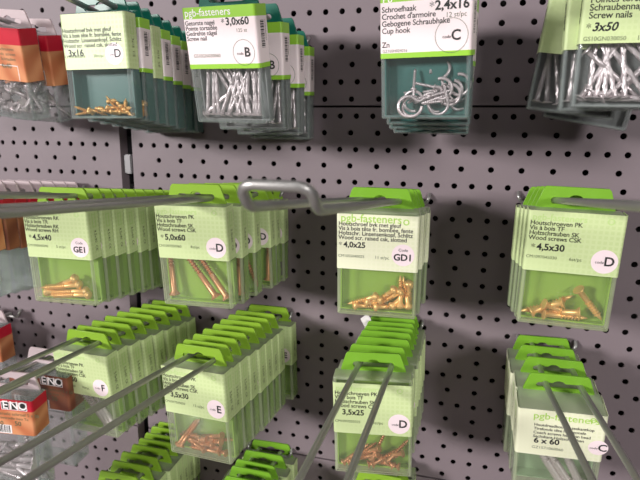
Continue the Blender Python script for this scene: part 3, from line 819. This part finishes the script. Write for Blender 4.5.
lay(ENO, 20, 60, 90, screw_mesh(50, 5.0, M['silver']), 50,
    [(24, -6, -24, -20), (25, -14, -22, -26), (22, -22, -24, -30), (25, -28, -20, -36), (20, -36, -24, -14), (23, -2, -20, -10), (18, -40, -26, -38), (25, -38, 10, 2), (-5, -10, 22, -40), (10, -6, -26, -32)],
    'wood_screw', 'silver screw in the foremost ENO box', 'screw', 'silver screws in the foremost ENO box')
r3 = random.Random(4)
lay(FR('I', 1), 14, 58, 80, screw_mesh(16, 3.0, M['gold'], True), 16, [(24, -30 + i * 3, 22 + r3.uniform(-4, 4), -38) for i in range(3)], 'wood_screw', 'small gold wood screw in the second teal 3x16 box', 'screw', 'small gold screws in the second 3x16 box')

# torn white paper tag on the back of the 3,5x25 hook
bm = bmesh.new(); pts = [(0, 0), (7, 1.5), (5.5, 9), (3, 13), (-3.5, 9)]
f0 = [bm.verts.new((x, 0, z)) for x, z in pts]; f1 = [bm.verts.new((x + .3, .35, z)) for x, z in pts]
bm.faces.new(f0); bm.faces.new(f1[::-1])
for i in range(5): j = (i + 1) % 5; bm.faces.new((f0[j], f0[i], f1[i], f1[j]))
o = obj('paper_tag', finish(bm, 'paper_tag', M['paper'])); q = HP['G'](-30)
o.matrix_world = pose(q.x - 25, -31.2, q.z + 1, .1, -.1, -.15)
tag(o, 'torn white paper tag sticking out behind the 3,5x25 boxes', 'paper tag')

# ------------------------------------------------------------------ the perforated back wall
def panel(name, x0, x1, z0, z1, dense_x, sparse_x, row_top, n_rows):
    """sheet with rows of round holes 15 mm apart, alternately 15 and 25 mm pitch; row r=0 is dense"""
    vs, fs = [], []
    hr, ch = 2.45, .32
    def quad(a, b, c, d, y=0.0):
        if b - a < 1e-6 or d - c < 1e-6: return
        k = len(vs); vs.extend([(a, y, c), (b, y, c), (b, y, d), (a, y, d)]); fs.append((k, k + 1, k + 2, k + 3))
    def cell(cx, cz, w, h0, h1):
        k = len(vs); a0, a1 = -w / 2, w / 2
        outer = []
        n = 16; q = n // 4
        cs = [(a1, h1), (a0, h1), (a0, h0), (a1, h0)]
        for s in range(4):
            p, r = cs[s - 1], cs[s]
            for i in range(q): t = i / q; outer.append((p[0] + (r[0] - p[0]) * t, p[1] + (r[1] - p[1]) * t))
        for i, (u, v) in enumerate(outer):
            an = -PI / 4 + 2 * PI * i / n
            c, s_ = math.cos(an), math.sin(an)
            vs.extend([(cx + u, 0, cz + v), (cx + (hr + ch) * c, 0, cz + (hr + ch) * s_), (cx + hr * c, .3, cz + hr * s_), (cx + hr * c, 1.4, cz + hr * s_)])
        for i in range(n):
            j = (i + 1) % n
            for t in range(3): fs.append((k + 4 * i + t, k + 4 * j + t, k + 4 * j + t + 1, k + 4 * i + t + 1))
    done_top = z1
    for r in range(n_rows):
        z = -15.0 * (row_top + r)
        dense = (row_top + r) % 2 == 0
        xs = dense_x if dense else sparse_x
        w = 15.0 if dense else 25.0
        top = min(z + 7.5, z1); bot = max(z - 7.5, z0)
        if r == 0: top = min(z1, z + 7.5)
        if top - z < 3 or z - bot < 3: continue
        xs = [x for x in xs if x - w / 2 >= x0 - 1e-6 and x + w / 2 <= x1 + 1e-6]
        if top < done_top - 1e-6: quad(x0, x1, top, done_top)
        quad(x0, xs[0] - w / 2, bot, top); quad(xs[-1] + w / 2, x1, bot, top)
        for x in xs: cell(x, z, w, bot - z, top - z)
        done_top = bot
    quad(x0, x1, z0, done_top)
    # folded edges
    for a, b in (((x0, z0), (x1, z0)), ((x1, z0), (x1, z1)), ((x1, z1), (x0, z1)), ((x0, z1), (x0, z0))):
        k = len(vs); vs.extend([(a[0], 0, a[1]), (a[0], 13, a[1]), (b[0], 13, b[1]), (b[0], 0, b[1])]); fs.append((k, k + 1, k + 2, k + 3))
    me = pydata(name, vs, fs, M['wall']); o = obj(name, me); o.location = (0, 0, Z0 * S); tag(o, kind='structure'); return o
DX = [15.0 * i for i in range(-13, 27)]; SX = [25.0 * i for i in range(-7, 17)]
DL = [-235.9 - 15.0 * i for i in range(22, -1, -1)]; SL = [-252.5 - 25.0 * i for i in range(13, -1, -1)]
SE = 15 * .57
panel('wall_back', -205.5, 405, -15 * 23.43 + .9, SE - .9, DX, SX, 0, 24)
panel('wall_back', -205.5, 405, SE + .9, SE + 360, DX, SX, -24, 24)
panel('wall_back', -205.5, 405, -15 * 47.4, -15 * 23.43 - .9, DX, SX, 24, 24)
panel('wall_back', -600, -220, -15 * 23.43 + .9, SE - .9, DL, SL, 0, 24)
panel('wall_back', -600, -220, SE + .9, SE + 360, DL, SL, -24, 24)
panel('wall_back', -600, -220, -15 * 47.4, -15 * 23.43 - .9, DL, SL, 24, 24)
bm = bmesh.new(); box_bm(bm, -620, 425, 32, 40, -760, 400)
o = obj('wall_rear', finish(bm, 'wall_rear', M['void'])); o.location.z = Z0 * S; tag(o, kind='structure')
bm = bmesh.new(); box_bm(bm, -3000, 3000, -3000, 60, -20, 0)
o = obj('floor', finish(bm, 'floor', princ('shop_floor', srgb(150, 142, 138), .4, var=.05, scale=8))); tag(o, kind='structure')
# slotted upright in the gap between the two bays
bm = bmesh.new()
box_bm(bm, -226, -222, 6, 30, -760, 400); box_bm(bm, -203.5, -199.5, 6, 30, -760, 400); box_bm(bm, -226, -199.5, 24, 30, -760, 400)
for z in range(-740, 390, 50): box_bm(bm, -222, -203.5, 14, 24, z, z + 18)
o = obj('trim_1', finish(bm, 'trim_1', M['upright'])); o.location.z = Z0 * S; tag(o, kind='structure')
bm = bmesh.new(); box_bm(bm, -219, -210, 3, 13.5, -60, -40); bmesh.ops.bevel(bm, geom=bm.edges[:], offset=1, segments=2, affect='EDGES')
o = obj('clip', finish(bm, 'clip', M['bracket'])); o.location.z = Z0 * S
tag(o, 'small grey metal clip in the dark slot between the two perforated panels', 'clip')

# ------------------------------------------------------------------ light: rows of shop lamps out over the aisle
def area(name, loc, target, sx, sy, power, color=(1, 1, 1)):
    l = bpy.data.lights.new(name, 'AREA'); l.shape = 'RECTANGLE'; l.size = sx; l.size_y = sy; l.energy = power; l.color = color
    o = bpy.data.objects.new(name, l); COL.objects.link(o); o.location = loc
    d = Vector(target) - Vector(loc); o.rotation_euler = d.to_track_quat('-Z', 'Y').to_euler(); return o
tg = (0, 0, Z0 * S - .1)
area('lamp_row_west', (-2.8, -3.2, 2.2), tg, .8, .6, 212, (1, .965, .95))
area('lamp_row_east', (2.4, -3.4, 2.2), tg, .8, .6, 84, (1, .965, .95))
area('lamp_row_above', (0.1, -1.5, 3.0), tg, 2.0, .4, 8, (1, .97, .95))
w = bpy.data.worlds.new('shop_air'); scene.world = w; w.use_nodes = True
nt = w.node_tree; nt.nodes.clear()
bg = nt.nodes.new('ShaderNodeBackground'); wo = nt.nodes.new('ShaderNodeOutputWorld')
tc = nt.nodes.new('ShaderNodeTexCoord'); sp_ = nt.nodes.new('ShaderNodeSeparateXYZ'); rp = nt.nodes.new('ShaderNodeValToRGB')
mr = nt.nodes.new('ShaderNodeMapRange'); mr.inputs[1].default_value = -1; mr.inputs[2].default_value = 1
nt.links.new(tc.outputs['Generated'], sp_.inputs[0]); nt.links.new(sp_.outputs[2], mr.inputs[0]); nt.links.new(mr.outputs[0], rp.inputs[0])
rp.color_ramp.elements[0].position = .3; rp.color_ramp.elements[0].color = (.10, .095, .09, 1)
rp.color_ramp.elements[1].position = .75; rp.color_ramp.elements[1].color = (.62, .6, .6, 1)
nt.links.new(rp.outputs[0], bg.inputs[0]); bg.inputs[1].default_value = .14
nt.links.new(bg.outputs[0], wo.inputs[0])

# ------------------------------------------------------------------ camera
cam = bpy.data.cameras.new('camera'); co = bpy.data.objects.new('camera', cam); COL.objects.link(co)
cam.sensor_fit = 'HORIZONTAL'; cam.sensor_width = 36.0; cam.lens = 536.75 * 36.0 / 640.0
cam.clip_start = .01; cam.clip_end = 50
yaw, pit, rol = -.2694, -.2028, .0112
f = Vector((math.sin(yaw) * math.cos(pit), math.cos(yaw) * math.cos(pit), math.sin(pit)))
r_ = Vector((math.cos(yaw), -math.sin(yaw), 0)); u_ = r_.cross(f)
r2 = r_ * math.cos(rol) + u_ * math.sin(rol); u2 = u_ * math.cos(rol) - r_ * math.sin(rol)
co.matrix_world = Matrix(((r2.x, u2.x, -f.x, .13245), (r2.y, u2.y, -f.y, -.4901), (r2.z, u2.z, -f.z, (Z0 - 12.32) * S), (0, 0, 0, 1)))
cam.dof.use_dof = True; cam.dof.focus_distance = .405; cam.dof.aperture_fstop = 14
scene.camera = co
scene.cycles.transparent_max_bounces = 48
scene.cycles.max_bounces = 10
scene.view_settings.view_transform = 'Standard'; scene.view_settings.look = 'None'
scene.view_settings.gamma = 1.0; scene.view_settings.use_curve_mapping = False
scene.view_settings.exposure = -0.08
